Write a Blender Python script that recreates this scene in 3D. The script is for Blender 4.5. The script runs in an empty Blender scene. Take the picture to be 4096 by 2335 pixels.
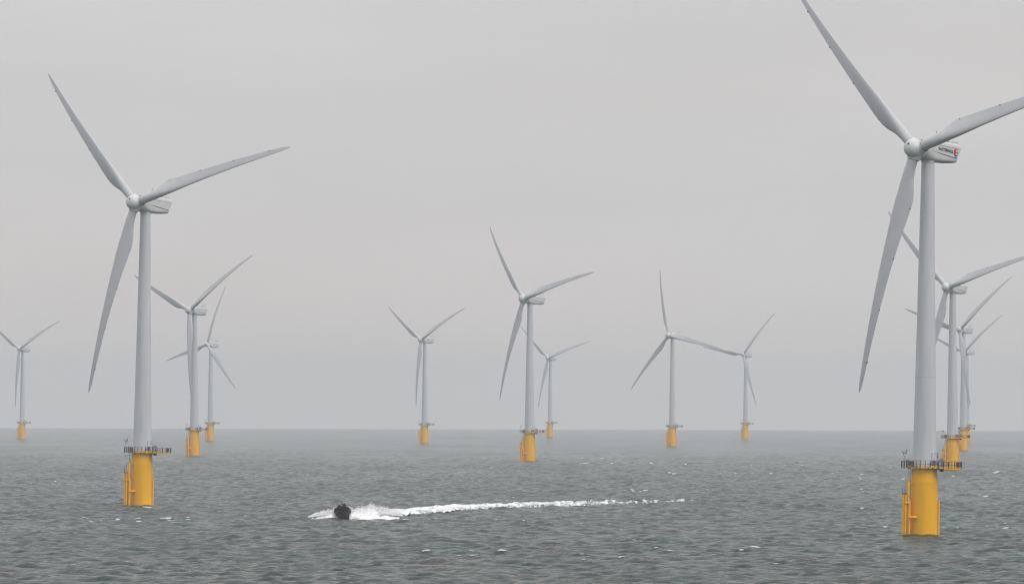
import bpy, bmesh, math, random
import numpy as np
from mathutils import Matrix, Vector
R_ = math.radians
scene = bpy.context.scene
COL = scene.collection
rng = np.random.default_rng(7)
random.seed(7)

# ------------------------------------------------------------------ camera, light, exposure
CAM_H = 21.6                      # eye height above the sea
EARTH = 7.4e6                     # effective earth radius (with refraction): the sea really curves away
PITCH, ROLL = 0.01422, 0.002703
fw = Vector((0, math.cos(PITCH), math.sin(PITCH)))
r0 = Vector((1, 0, 0)); u0 = r0.cross(fw)
ri = r0 * math.cos(ROLL) + u0 * math.sin(ROLL)
up = u0 * math.cos(ROLL) - r0 * math.sin(ROLL)
cam_d = bpy.data.cameras.new('camera'); cam = bpy.data.objects.new('camera', cam_d); COL.objects.link(cam)
M = Matrix((ri, up, -fw)).transposed().to_4x4(); M.translation = (0, 0, CAM_H)
cam.matrix_world = M
cam_d.sensor_width = 36; cam_d.lens = 33000 / 4096 * 36
cam_d.clip_start = 1; cam_d.clip_end = 90000
scene.camera = cam

SUN_EL, SUN_AZ = R_(42), R_(125)  # azimuth measured clockwise from +Y (the view direction)
world = bpy.data.worlds.new('World'); scene.world = world; world.use_nodes = True
nt = world.node_tree; nt.nodes.clear()
def N(nt, t, **k):
    n = nt.nodes.new(t)
    for a, b in k.items():
        if a == 'ins':
            for i, v in b.items(): n.inputs[i].default_value = v
        else: setattr(n, a, b)
    return n
L = lambda nt, a, b: nt.links.new(a, b)
out = N(nt, 'ShaderNodeOutputWorld'); bg = N(nt, 'ShaderNodeBackground'); bg.inputs[1].default_value = 0.1
sky = N(nt, 'ShaderNodeTexSky', sky_type='NISHITA', sun_disc=False, sun_elevation=SUN_EL, sun_rotation=SUN_AZ, dust_density=4.0)
hs = N(nt, 'ShaderNodeHueSaturation', ins={'Saturation': 0.12}); L(nt, sky.outputs[0], hs.inputs['Color'])
tc = N(nt, 'ShaderNodeTexCoord'); sep = N(nt, 'ShaderNodeSeparateXYZ'); L(nt, tc.outputs['Generated'], sep.inputs[0])
ramp = N(nt, 'ShaderNodeValToRGB'); L(nt, sep.outputs['Z'], ramp.inputs[0])     # overcast: brighter overhead
OVC = [(0.0, 7.0, (1.05, 0.975, 0.935)), (0.03, 6.5, (1.008, 0.988, 0.975)), (0.066, 6.8, (1.0, 0.993, 0.988)), (0.35, 8.8, (0.98, 0.985, 1.0)), (1.0, 13.5, (0.96, 0.98, 1.0))]
els = ramp.color_ramp.elements
while len(els) < len(OVC): els.new(0.5)
for e, (p, v, c) in zip(els, OVC): e.position = p; e.color = (c[0] * v / 15, c[1] * v / 15, c[2] * v / 15, 1)
scl = N(nt, 'ShaderNodeVectorMath', operation='SCALE', ins={'Scale': 15.0}); L(nt, ramp.outputs[0], scl.inputs[0])
# soft stretched cloud structure in the overcast
mp = N(nt, 'ShaderNodeMapping'); mp.inputs['Scale'].default_value = (14, 14, 70); L(nt, tc.outputs['Generated'], mp.inputs[0])
nz = N(nt, 'ShaderNodeTexNoise', ins={'Scale': 1.0, 'Detail': 3.0, 'Roughness': 0.45}); L(nt, mp.outputs[0], nz.inputs['Vector'])
cr = N(nt, 'ShaderNodeMapRange', ins={'From Min': 0.3, 'From Max': 0.7, 'To Min': 0.962, 'To Max': 1.038}); L(nt, nz.outputs[0], cr.inputs[0])
nz2 = N(nt, 'ShaderNodeTexNoise', ins={'Scale': 0.7, 'Detail': 2.0}); L(nt, mp.outputs[0], nz2.inputs['Vector'])
tint = N(nt, 'ShaderNodeMix', data_type='RGBA'); L(nt, nz2.outputs[0], tint.inputs[0])
tint.inputs[6].default_value = (0.975, 0.995, 1.02, 1); tint.inputs[7].default_value = (1.03, 1.0, 0.985, 1)
s2 = N(nt, 'ShaderNodeVectorMath', operation='SCALE'); L(nt, scl.outputs[0], s2.inputs[0]); L(nt, cr.outputs[0], s2.inputs['Scale'])
m2 = N(nt, 'ShaderNodeVectorMath', operation='MULTIPLY'); L(nt, s2.outputs[0], m2.inputs[0]); L(nt, tint.outputs[2], m2.inputs[1])
mx = N(nt, 'ShaderNodeMix', data_type='RGBA'); mx.inputs[0].default_value = 0.94
L(nt, hs.outputs[0], mx.inputs[6]); L(nt, m2.outputs[0], mx.inputs[7])
L(nt, mx.outputs[2], bg.inputs[0]); L(nt, bg.outputs[0], out.inputs['Surface'])

sun_d = bpy.data.lights.new('sun', 'SUN'); sun_d.energy = 1.1; sun_d.angle = R_(25); sun_d.color = (1.0, 0.96, 0.9)
sun = bpy.data.objects.new('sun', sun_d); COL.objects.link(sun)
sdir = Vector((math.sin(SUN_AZ) * math.cos(SUN_EL), math.cos(SUN_AZ) * math.cos(SUN_EL), math.sin(SUN_EL)))
sun.rotation_euler = sdir.to_track_quat('Z', 'Y').to_euler()

scene.view_settings.view_transform = 'Standard'; scene.view_settings.look = 'None'
scene.view_settings.exposure = 0.0; scene.view_settings.gamma = 1.0
scene.render.engine = 'CYCLES'
cy = scene.cycles
DENOISE = True
cy.use_denoising = DENOISE; cy.filter_width = 1.15
cy.max_bounces = 6; cy.volume_bounces = 1; cy.transparent_max_bounces = 8
cy.sample_clamp_indirect = 6

# ------------------------------------------------------------------ materials
def mat(name, col, rough=0.5, metal=0.0, var=0.06, vscale=0.6, bump=0.0, bscale=3.0, stain=None, spec=0.5, streak=None):
    m = bpy.data.materials.new(name); m.use_nodes = True; t = m.node_tree; b = t.nodes['Principled BSDF']
    b.inputs['Roughness'].default_value = rough; b.inputs['Metallic'].default_value = metal
    b.inputs['Specular IOR Level'].default_value = spec
    c = N(t, 'ShaderNodeTexCoord')
    mpn = N(t, 'ShaderNodeMapping'); L(t, c.outputs['Object'], mpn.inputs[0])
    if streak: mpn.inputs['Scale'].default_value = streak
    n = N(t, 'ShaderNodeTexNoise', ins={'Scale': vscale, 'Detail': 5.0}); L(t, mpn.outputs[0], n.inputs['Vector'])
    r = N(t, 'ShaderNodeMapRange', ins={'From Min': 0.3, 'From Max': 0.7, 'To Min': 1 - var, 'To Max': 1 + var}); L(t, n.outputs[0], r.inputs[0])
    s = N(t, 'ShaderNodeVectorMath', operation='SCALE'); s.inputs[0].default_value = col; L(t, r.outputs[0], s.inputs['Scale'])
    last = s.outputs[0]
    if stain:                                           # (colour, z low, z high): grime with a ragged edge
        sc_, z0, z1 = stain
        sp = N(t, 'ShaderNodeSeparateXYZ'); L(t, c.outputs['Object'], sp.inputs[0])
        nn = N(t, 'ShaderNodeTexNoise', ins={'Scale': 2.5, 'Detail': 6.0}); L(t, c.outputs['Object'], nn.inputs['Vector'])
        ad = N(t, 'ShaderNodeMath', operation='MULTIPLY_ADD'); L(t, nn.outputs[0], ad.inputs[0]); ad.inputs[1].default_value = -1.6; L(t, sp.outputs['Z'], ad.inputs[2])
        rr = N(t, 'ShaderNodeMapRange', ins={'From Min': z0 - .8, 'From Max': z1 - .8, 'To Min': 1.0, 'To Max': 0.0}); L(t, ad.outputs[0], rr.inputs[0])
        mm = N(t, 'ShaderNodeMix', data_type='RGBA'); L(t, rr.outputs[0], mm.inputs[0]); L(t, last, mm.inputs[6]); mm.inputs[7].default_value = (*sc_, 1)
        last = mm.outputs[2]
    L(t, last, b.inputs['Base Color'])
    if bump:
        bn = N(t, 'ShaderNodeTexNoise', ins={'Scale': bscale, 'Detail': 4.0}); L(t, c.outputs['Object'], bn.inputs['Vector'])
        bb = N(t, 'ShaderNodeBump', ins={'Strength': bump, 'Distance': 0.02}); L(t, bn.outputs[0], bb.inputs['Height']); L(t, bb.outputs[0], b.inputs['Normal'])
    return m
WHITE = mat('turbine_white_paint', (0.58, 0.59, 0.615), 0.42, var=0.06, vscale=1.0, streak=(1, 1, 0.12))
BLADE = mat('blade_white_paint', (0.54, 0.545, 0.57), 0.38, var=0.03, vscale=0.5)
NACM = mat('nacelle_white_paint', (0.64, 0.645, 0.64), 0.4, var=0.04, vscale=0.9)
YELLOW = mat('yellow_marine_paint', (0.92, 0.46, 0.0), 0.5, spec=0.2, var=0.07, vscale=0.5, bump=0.25, streak=(1, 1, 0.3), stain=((0.14, 0.11, 0.02), -0.1, 0.30))
YELLOWP = mat('yellow_fitting_paint', (0.92, 0.46, 0.0), 0.5, spec=0.2, var=0.12, vscale=1.2)
STEEL = mat('dark_galvanised_steel', (0.035, 0.045, 0.07), 0.55, var=0.2, vscale=3)
GREYST = mat('grey_steel', (0.22, 0.24, 0.26), 0.5, var=0.15, vscale=3)
DARK = mat('black_seal_and_shade', (0.015, 0.016, 0.02), 0.6)  # seals and dark fittings; also painted shade at blade roots and nacelle recess
RUST = mat('rusty_brown_yellow_paint', (0.17, 0.065, 0.01), 0.7, var=0.35, vscale=4)
CABTOP = mat('white_cabinet_top', (0.75, 0.75, 0.70), 0.5)
LOGOB = mat('logo_black', (0.012, 0.012, 0.014), 0.5, var=0)
LOGOR = mat('logo_red', (0.72, 0.03, 0.012), 0.45, var=0)
LOGOBL = mat('logo_blue', (0.02, 0.03, 0.42), 0.45, var=0)
LOGOW = mat('logo_white', (0.85, 0.85, 0.85), 0.45, var=0)
BOATB = mat('black_boat_hypalon', (0.003, 0.003, 0.005), 0.7, spec=0.1)
BOATG = mat('dark_grey_boat_hull', (0.006, 0.007, 0.012), 0.6, spec=0.1)
CLOTH = mat('black_waterproof_cloth', (0.006, 0.006, 0.01), 0.8, spec=0.2)
SKIN = mat('skin', (0.42, 0.24, 0.17), 0.5)
VISOR = mat('clear_visor', (0.55, 0.6, 0.68), 0.08, spec=1.0)
HELM = mat('black_helmet', (0.01, 0.01, 0.02), 0.2, spec=0.8)

# ------------------------------------------------------------------ mesh helpers
class MB:
    def __init__(s): s.v = []; s.f = []
    def add(s, vs, fs):
        o = len(s.v); s.v += [tuple(p) for p in vs]; s.f += [tuple(i + o for i in q) for q in fs]
    def box(s, c, d, rz=0.0, ry=0.0):
        mt = Matrix.Translation(c) @ Matrix.Rotation(rz, 4, 'Z') @ Matrix.Rotation(ry, 4, 'Y')
        vs = [mt @ Vector((x * d[0] / 2, y * d[1] / 2, z * d[2] / 2)) for x in (-1, 1) for y in (-1, 1) for z in (-1, 1)]
        s.add(vs, [(0, 1, 3, 2), (4, 6, 7, 5), (0, 4, 5, 1), (2, 3, 7, 6), (0, 2, 6, 4), (1, 5, 7, 3)])
    def tube(s, a, b, r, r2=None, n=12, cap=True):
        a, b = Vector(a), Vector(b); r2 = r if r2 is None else r2
        q = (b - a).to_track_quat('Z', 'Y')
        vs = []
        for p, rr in ((a, r), (b, r2)):
            for k in range(n):
                t = 2 * math.pi * k / n
                vs.append(p + q @ Vector((math.cos(t) * rr, math.sin(t) * rr, 0)))
        fs = [(k, (k + 1) % n, n + (k + 1) % n, n + k) for k in range(n)]
        if cap: fs += [tuple(range(n - 1, -1, -1)), tuple(range(n, 2 * n))]
        s.add(vs, fs)
    def path(s, pts, r, n=8):
        for a, b in zip(pts[:-1], pts[1:]): s.tube(a, b, r, n=n)
    def lathe(s, prof, n=64, axis='Z', o=(0, 0, 0), cap=True):
        vs = []
        for (r, z) in prof:
            for k in range(n):
                t = 2 * math.pi * k / n
                x, y = r * math.cos(t), r * math.sin(t)
                vs.append((x + o[0], y + o[1], z + o[2]) if axis == 'Z' else (x + o[0], z + o[1], y + o[2]))
        fs = []
        for i in range(len(prof) - 1):
            for k in range(n):
                q = (i * n + k, i * n + (k + 1) % n, (i + 1) * n + (k + 1) % n, (i + 1) * n + k)
                fs.append(q if axis == 'Z' else q[::-1])
        if cap:
            fs += [tuple(range(n - 1, -1, -1)), tuple(range((len(prof) - 1) * n, len(prof) * n))]
        s.add(vs, fs)
    def loft(s, rings, cap=True):
        n = len(rings[0]); vs = [p for r in rings for p in r]; fs = []
        for i in range(len(rings) - 1):
            for k in range(n):
                fs.append((i * n + k, i * n + (k + 1) % n, (i + 1) * n + (k + 1) % n, (i + 1) * n + k))
        if cap: fs += [tuple(range(n - 1, -1, -1)), tuple(range((len(rings) - 1) * n, len(rings) * n))]
        s.add(vs, fs)
    def prism(s, poly, z0, z1):
        n = len(poly)
        s.add([(x, y, z0) for x, y in poly] + [(x, y, z1) for x, y in poly],
              [tuple(range(n - 1, -1, -1)), tuple(range(n, 2 * n))] + [(k, (k + 1) % n, n + (k + 1) % n, n + k) for k in range(n)])
    def sphere(s, c, r, n=12, sz=1.0):
        pr = [(max(1e-3, r * math.sin(math.pi * i / n)), -r * sz * math.cos(math.pi * i / n)) for i in range(n + 1)]
        s.lathe(pr, n=n * 2, o=c)
    def mesh(s, name, m, smooth=35):
        me = bpy.data.meshes.new(name); me.from_pydata(s.v, [], s.f); me.validate()
        bm = bmesh.new(); bm.from_mesh(me); bmesh.ops.recalc_face_normals(bm, faces=bm.faces)
        if smooth:
            for f in bm.faces: f.smooth = True
            for e in bm.edges:
                if len(e.link_faces) == 2 and e.calc_face_angle(0) > R_(smooth): e.smooth = False
        bm.to_mesh(me); bm.free()
        me.materials.append(m); return me
def link(name, me, parent=None, mw=None):
    o = bpy.data.objects.new(name, me); COL.objects.link(o)
    if parent: o.parent = parent
    if mw is not None: o.matrix_local = mw
    return o
def tag(o, label=None, cat=None, group=None, kind=None):
    if label: o['label'] = label
    if cat: o['category'] = cat
    if group: o['group'] = group
    if kind: o['kind'] = kind
    return o

# ------------------------------------------------------------------ the sea: one curved sheet to the horizon
WDIR = math.atan2(0.87, 0.49)
NW = 84
wl = np.exp(rng.uniform(math.log(2.1), math.log(22), NW))
wk = 2 * np.pi / wl
wa = wl * 0.0060 * np.exp(-0.5 * (np.log(wl / 3.9) / 0.9) ** 2) * rng.uniform(0.6, 1.3, NW)
print('Hs', 4 * math.sqrt(float((wa ** 2).sum() / 2)), 'slope rms', math.sqrt(float(((wa * 2 * np.pi / wl) ** 2).sum() / 2)))
wth = WDIR + rng.normal(0, 0.62, NW)
wph = rng.uniform(0, 2 * np.pi, NW)
wkx, wky = wk * np.cos(wth), wk * np.sin(wth)
def waves(x, y, minwl=0.0):
    """height, horizontal shift and crest sharpness of the wave field at world x, y"""
    z = np.zeros_like(x); dx = np.zeros_like(x); dy = np.zeros_like(x); J = np.zeros_like(x)
    for k in range(NW):
        if wl[k] < minwl: continue
        p = wkx[k] * x + wky[k] * y + wph[k]; c = np.cos(p); s = np.sin(p)
        z += wa[k] * c
        dx -= 0.8 * wa[k] * np.cos(wth[k]) * s; dy -= 0.8 * wa[k] * np.sin(wth[k]) * s
        J += wa[k] * wk[k] * c
    return z, dx, dy, J
def vnoise(x, y, seed=0):
    """smooth value noise in numpy, 0..1"""
    xi, yi = np.floor(x).astype(np.int64), np.floor(y).astype(np.int64)
    u, v = x - xi, y - yi; u = u * u * (3 - 2 * u); v = v * v * (3 - 2 * v)
    def h(a, b):
        n = (a * 374761393 + b * 668265263 + seed * 974711) & 0xffffffff
        n = ((n ^ (n >> 13)) * 1274126177) & 0xffffffff
        return ((n ^ (n >> 16)) & 0xffff) / 65535.0
    return (h(xi, yi) * (1 - u) + h(xi + 1, yi) * u) * (1 - v) + (h(xi, yi + 1) * (1 - u) + h(xi + 1, yi + 1) * u) * v
def fbm(x, y, seed=0, o=4):
    a, t, s = 0.5, 0.0, 0.0
    for i in range(o):
        t = t + a * vnoise(x * 2 ** i, y * 2 ** i, seed + i); s += a; a *= 0.5
    return t / s
def curve(x, y): return -(x * x + y * y) / (2 * EARTH)
def sea_z(x, y):
    x = np.asarray(x, float); y = np.asarray(y, float)
    return waves(x, y)[0] + curve(x, y)

def build_sea():
    half = R_(5.0)
    dense = np.linspace(-half, half, 880)
    outer = half + (np.linspace(0, 1, 90)[1:] ** 2.2) * (math.pi - half)
    ang = np.concatenate([-outer[::-1][:], dense, outer])          # from -pi to pi
    ang = ang[1:]                                                   # -pi and pi are the same column
    rr = [4.0]
    while rr[-1] < 930: rr.append(rr[-1] * 1.06)
    rr[-1] = 930.0
    while rr[-1] < 3200: rr.append(rr[-1] + max(0.75, rr[-1] * 0.00072))
    while rr[-1] < 19800: rr.append(rr[-1] + min(90, rr[-1] * 0.00072 * (1 + ((rr[-1] - 3200) / 1100) ** 1.5)))
    print('rows', len(rr))
    rr = np.array(rr)
    Rg, Ag = np.meshgrid(rr, ang, indexing='ij')
    x = Rg * np.sin(Ag); y = Rg * np.cos(Ag)
    z, dx, dy, J = waves(x.ravel(), y.ravel())
    z = z.reshape(x.shape); dx = dx.reshape(x.shape); dy = dy.reshape(x.shape); J = J.reshape(x.shape)
    fade = np.clip((9000 - Rg) / 6000, 0.25, 1) * np.clip((R_(40) - np.abs(Ag)) / R_(20), 0.15, 1) * np.clip((Rg - 30) / 300, 0.05, 1)
    # foam on the sharpest crests, in wandering patches
    patch = fbm(x / 38 + 3, y / 95, 5, 3)
    brk = fbm(x / 2.6, y / 3.6, 11, 4)
    crest = (J + 0.9 * (brk - 0.5) + 1.3 * (patch - 0.5))
    thr = float(np.quantile(crest[400:1200], 0.9972))
    foam = np.clip((crest - thr) / 0.30, 0, 1) * np.clip((6500 - Rg) / 3500, 0, 1)
    for bx_, by_, br_ in ((71.6, 1433.2, 2.4), (-83.0, 1851.8, 2.4), (164.5, 3079.1, 2.4)):   # wash round the near piles
        dd = np.hypot(x - bx_, (y - by_) * 0.7); foam = np.maximum(foam, np.clip((4.6 - dd) / 2.0, 0, 1) * np.clip((brk - 0.5) * 4, 0, 0.6))
    zz = z * fade + curve(x, y) + foam * 0.03
    x = x + dx * fade; y = y + dy * fade
    nr, nc = x.shape
    co = np.stack([x, y, zz], -1).reshape(-1, 3).astype(np.float32)
    co = np.vstack([co, [[0, 0, 0]]]).astype(np.float32)
    idx = np.arange(nr * nc).reshape(nr, nc)
    a = idx[:-1, :]; b = np.roll(idx, -1, 1)[:-1, :]; c = np.roll(idx, -1, 1)[1:, :]; d = idx[1:, :]
    quads = np.stack([a, d, c, b], -1).reshape(-1, 4)              # clockwise azimuth: this order faces up
    ctr = nr * nc
    tri = np.stack([idx[0], np.roll(idx[0], -1), np.full(nc, ctr)], -1)
    me = bpy.data.meshes.new('sea')
    me.vertices.add(len(co)); me.vertices.foreach_set('co', co.ravel())
    nl = len(quads) * 4 + len(tri) * 3
    me.loops.add(nl); me.loops.foreach_set('vertex_index', np.concatenate([quads.ravel(), tri[:, [0, 2, 1]][:, ::-1].ravel()]).astype(np.int32))
    me.polygons.add(len(quads) + len(tri))
    me.polygons.foreach_set('loop_start', np.concatenate([np.arange(len(quads)) * 4, len(quads) * 4 + np.arange(len(tri)) * 3]).astype(np.int32))
    me.polygons.foreach_set('use_smooth', np.ones(len(quads) + len(tri), bool))
    me.update(calc_edges=True)
    at = me.attributes.new('foam', 'FLOAT', 'POINT')
    at.data.foreach_set('value', np.append(foam.ravel(), 0).astype(np.float32))
    print('sea verts', len(co), 'foam share', float((foam > .3).mean()))
    return me

def sea_material():
    m = bpy.data.materials.new('grey_green_sea_water'); m.use_nodes = True; t = m.node_tree; b = t.nodes['Principled BSDF']
    g = N(t, 'ShaderNodeNewGeometry')
    b.inputs['IOR'].default_value = 1.333; b.inputs['Specular IOR Level'].default_value = 0.13
    n1 = N(t, 'ShaderNodeTexNoise', ins={'Scale': 1.0, 'Detail': 3.0, 'Roughness': 0.5})
    mp1 = N(t, 'ShaderNodeMapping'); mp1.inputs['Scale'].default_value = (0.06, 0.006, 0.0); L(t, g.outputs['Position'], mp1.inputs[0]); L(t, mp1.outputs[0], n1.inputs['Vector'])
    n1b = N(t, 'ShaderNodeTexNoise', ins={'Scale': 1.0, 'Detail': 4.0, 'Roughness': 0.6})
    mp1b = N(t, 'ShaderNodeMapping'); mp1b.inputs['Scale'].default_value = (0.55, 0.035, 0.0); L(t, g.outputs['Position'], mp1b.inputs[0]); L(t, mp1b.outputs[0], n1b.inputs['Vector'])
    ad = N(t, 'ShaderNodeMath', operation='ADD'); L(t, n1.outputs[0], ad.inputs[0]); L(t, n1b.outputs[0], ad.inputs[1])
    mr = N(t, 'ShaderNodeMapRange', ins={'From Min': 0.8, 'From Max': 1.2}); L(t, ad.outputs[0], mr.inputs[0])
    mc = N(t, 'ShaderNodeMix', data_type='RGBA'); L(t, mr.outputs[0], mc.inputs[0])
    mc.inputs[6].default_value = (*SEA_A, 1); mc.inputs[7].default_value = (*SEA_B, 1)
    # foam
    at = N(t, 'ShaderNodeAttribute', attribute_name='foam')
    nf = N(t, 'ShaderNodeTexNoise', ins={'Scale': 4.0, 'Detail': 5.0, 'Roughness': 0.7}); L(t, g.outputs['Position'], nf.inputs['Vector'])
    fm = N(t, 'ShaderNodeMath', operation='MULTIPLY_ADD'); L(t, at.outputs['Fac'], fm.inputs[0]); fm.inputs[1].default_value = 2.2
    sb = N(t, 'ShaderNodeMath', operation='SUBTRACT'); L(t, nf.outputs[0], sb.inputs[0]); sb.inputs[1].default_value = 1.15
    L(t, sb.outputs[0], fm.inputs[2])
    cl = N(t, 'ShaderNodeMapRange', ins={'From Min': 0.0, 'From Max': 0.35}); L(t, fm.outputs[0], cl.inputs[0])
    mf = N(t, 'ShaderNodeMix', data_type='RGBA'); L(t, cl.outputs[0], mf.inputs[0]); L(t, mc.outputs[2], mf.inputs[6]); mf.inputs[7].default_value = (0.66, 0.67, 0.66, 1)
    L(t, mf.outputs[2], b.inputs['Base Color'])
    rm = N(t, 'ShaderNodeMapRange', ins={'To Min': SEA_ROUGH, 'To Max': 0.9}); L(t, cl.outputs[0], rm.inputs[0]); L(t, rm.outputs[0], b.inputs['Roughness'])
    # small chop the mesh does not carry
    b1 = N(t, 'ShaderNodeTexNoise', ins={'Scale': 1.0, 'Detail': 7.0, 'Roughness': 0.62, 'Distortion': 0.6})
    mp2 = N(t, 'ShaderNodeMapping'); mp2.inputs['Rotation'].default_value = (0, 0, 0.5); mp2.inputs['Scale'].default_value = (1.0, 0.9, 0.0)
    L(t, g.outputs['Position'], mp2.inputs[0]); L(t, mp2.outputs[0], b1.inputs['Vector'])
    bu = N(t, 'ShaderNodeBump', ins={'Strength': 1.0, 'Distance': SEA_BUMP}); L(t, b1.outputs[0], bu.inputs['Height'])
    gs = N(t, 'ShaderNodeTexNoise', ins={'Scale': 1.0, 'Detail': 2.0}); mg = N(t, 'ShaderNodeMapping'); mg.inputs['Scale'].default_value = (0.012, 0.003, 0.0)
    L(t, g.outputs['Position'], mg.inputs[0]); L(t, mg.outputs[0], gs.inputs['Vector'])
    gr = N(t, 'ShaderNodeMapRange', ins={'From Min': 0.35, 'From Max': 0.65, 'To Min': 0.5, 'To Max': 1.0}); L(t, gs.outputs[0], gr.inputs[0]); L(t, gr.outputs[0], bu.inputs['Strength']); L(t, bu.outputs[0], b.inputs['Normal'])
    return m
SEA_A, SEA_B, SEA_ROUGH, SEA_BUMP = (0.002, 0.036, 0.028), (0.022, 0.028, 0.022), 0.09, 1.2
sea_me = build_sea(); sea_me.materials.append(sea_material())
sea = link('sea', sea_me); tag(sea, kind='structure')

# ------------------------------------------------------------------ haze: one box of even air
hz = MB(); hz.box((0, 0, (128 - 32) / 2), (42000, 42000, 160))
hzm = bpy.data.materials.new('sea_haze'); hzm.use_nodes = True; t = hzm.node_tree; t.nodes.clear()
ho = N(t, 'ShaderNodeOutputMaterial'); hv = N(t, 'ShaderNodeVolumePrincipled'); L(t, hv.outputs[0], ho.inputs['Volume'])
HAZE = 7.0e-5
hv.inputs['Color'].default_value = (0.80, 0.835, 0.875, 1); hv.inputs['Density'].default_value = HAZE; hv.inputs['Anisotropy'].default_value = 0.0
haze = link('haze', hz.mesh('haze', hzm, 0)); tag(haze, 'pale grey sea haze fading the far turbines and the horizon', 'haze', kind='stuff')

# ------------------------------------------------------------------ wind turbine meshes (metres, z = 0 at the sea, camera side is -Y)
DECK = 12.4
HUBZ = 69.4
def ringpts(n, r, a0=0.0): return [(r * math.cos(a0 + 2 * math.pi * k / n), r * math.sin(a0 + 2 * math.pi * k / n)) for k in range(n)]
def P_(name, fn, m, smooth=35):
    b = MB(); fn(b); return (name, b.mesh(name, m, smooth))

def f_pile(b):
    b.lathe([(2.48, -9), (2.48, 9.55), (2.50, 9.56), (2.50, 9.66), (2.47, 9.67), (2.32, 11.1), (2.30, 12.0), (2.45, 12.02), (2.45, 12.1)], 96)
def f_tower(b):
    pr = []
    for i in range(25):
        q = i / 24; z = DECK + 0.05 + q * (HUBZ - 1.9 - DECK)
        r = 2.17 + (1.17 - 2.17) * (q ** 0.92)
        pr.append((r, z))
        if i in (7, 15, 20): pr += [(r + 0.015, z + 0.01), (r + 0.015, z + 0.14), (r - 0.004, z + 0.15)]
    b.lathe(pr, 96)
    b.lathe([(2.28, DECK + 0.02), (2.28, DECK + 0.2)], 96)
def f_deck(b):
    b.prism([(x * 1.0, y) for x, y in ringpts(12, 3.25, math.pi / 12)], 12.28, 12.36)
    b.prism([(2.4, -2.6), (6.45, -2.6), (6.45, 1.6), (2.4, 1.6)], 12.13, 12.21)
    b.prism([(-4.05, -1.5), (-2.6, -1.5), (-2.6, 1.5), (-4.05, 1.5)], 12.17, 12.26)
    for q in ringpts(8, 2.9, 0.2): b.box((q[0], q[1], 12.16), (0.25, 0.25, 0.2))
    b.box((3.0, -1.5, 11.85), (0.75, 0.5, 0.5)); b.box((2.6, -1.2, 12.0), (1.2, 0.3, 0.22)); b.box((3.3, -1.2, 11.72), (0.22, 0.22, 0.25))
def f_fascia(b):
    pts = ringpts(12, 3.30, math.pi / 12)
    for k in range(12):
        a, c = Vector((*pts[k], 0)), Vector((*pts[(k + 1) % 12], 0)); mid = (a + c) / 2; d = c - a
        if mid.x > 3.1 or mid.x < -3.1: continue
        b.box((mid.x, mid.y, 12.45), (d.length, 0.05, 0.36), math.atan2(d.y, d.x))
    for (a, c) in (((2.4, -2.65), (6.5, -2.65)), ((6.5, -2.65), (6.5, 1.65)), ((2.4, 1.65), (6.5, 1.65))):
        a, c = Vector((*a, 0)), Vector((*c, 0)); mid = (a + c) / 2; d = c - a
        b.box((mid.x, mid.y, 12.27), (d.length, 0.05, 0.30), math.atan2(d.y, d.x))
    b.box((-3.35, -1.53, 12.3), (1.3, 0.05, 0.10))
def f_rail(b):
    def run(pts, z0, step=0.95, rr=0.028):
        for a, c in zip(pts[:-1], pts[1:]):
            a, c = Vector((*a, 0)), Vector((*c, 0)); n = max(1, round((c - a).length / step))
            for i in range(n + 1):
                p = a.lerp(c, i / n); b.box((p.x, p.y, z0 + 0.55), (0.105, 0.105, 1.18))
            for h in (0.5, 1.14): b.tube((a.x, a.y, z0 + h), (c.x, c.y, z0 + h), rr, n=6)
    pts = ringpts(12, 3.36, math.pi / 12)
    front = [p for p in pts if p[1] < 0.1]; front.sort(key=lambda p: p[0])
    back = [p for p in pts if p[1] > 0.1]; back.sort(key=lambda p: p[0])
    run(front[:-1], 12.42); run(back[:-1], 12.42)
    run([(2.45, -2.70), (4.2, -2.70)], 12.25, 0.9); run([(4.2, -2.70), (6.52, -2.70)], 12.25, 0.58)
    run([(6.52, -2.70), (6.52, 1.70)], 12.25, 0.9); run([(2.45, 1.70), (6.52, 1.70)], 12.25, 0.95)
    run([(-2.7, -1.56), (-4.08, -1.56), (-4.08, 1.56), (-2.7, 1.56)], 12.27, 0.45)
def f_cab(x, y, z):
    def f(b):
        b.box((x, y, z + 0.55), (0.62, 0.5, 1.1)); b.box((x, y - 0.27, z + 0.5), (0.08, 0.05, 0.9)); b.box((x - .2, y - 0.27, z + 0.3), (0.06, 0.05, 0.5))
    return f
def f_cabtop(x, y, z):
    return lambda b: (b.box((x, y, z + 1.14), (0.82, 0.7, 0.07), 0, 0.07),)
def f_beacon(b):
    b.tube((-3.72, -1.4, 12.5), (-3.72, -1.4, 14.1), 0.035, n=6)
    b.tube((-3.72, -1.4, 14.1), (-3.25, -1.4, 15.35), 0.03, n=6)
    b.tube((-3.72, -1.4, 14.1), (-3.98, -1.4, 15.0), 0.025, n=6)
    for x, z in ((-4.02, 15.05), (-3.82, 14.8), (-3.6, 14.95), (-3.38, 15.3), (-3.24, 15.42), (-3.3, 14.85)):
        b.tube((x, -1.4, z - 0.14), (x, -1.4, z + 0.1), 0.07, n=8)
    b.tube((-4.0, -1.4, 14.85), (-3.35, -1.4, 15.0), 0.02, n=6)
def f_ladder(b):
    for x in (-2.86, -2.50): b.tube((x, -1.2, 5.9), (x, -1.2, 12.25), 0.045, n=8)
    z = 6.0
    while z < 12.2: b.tube((-2.86, -1.2, z), (-2.50, -1.2, z), 0.03, n=6); z += 0.42
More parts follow.
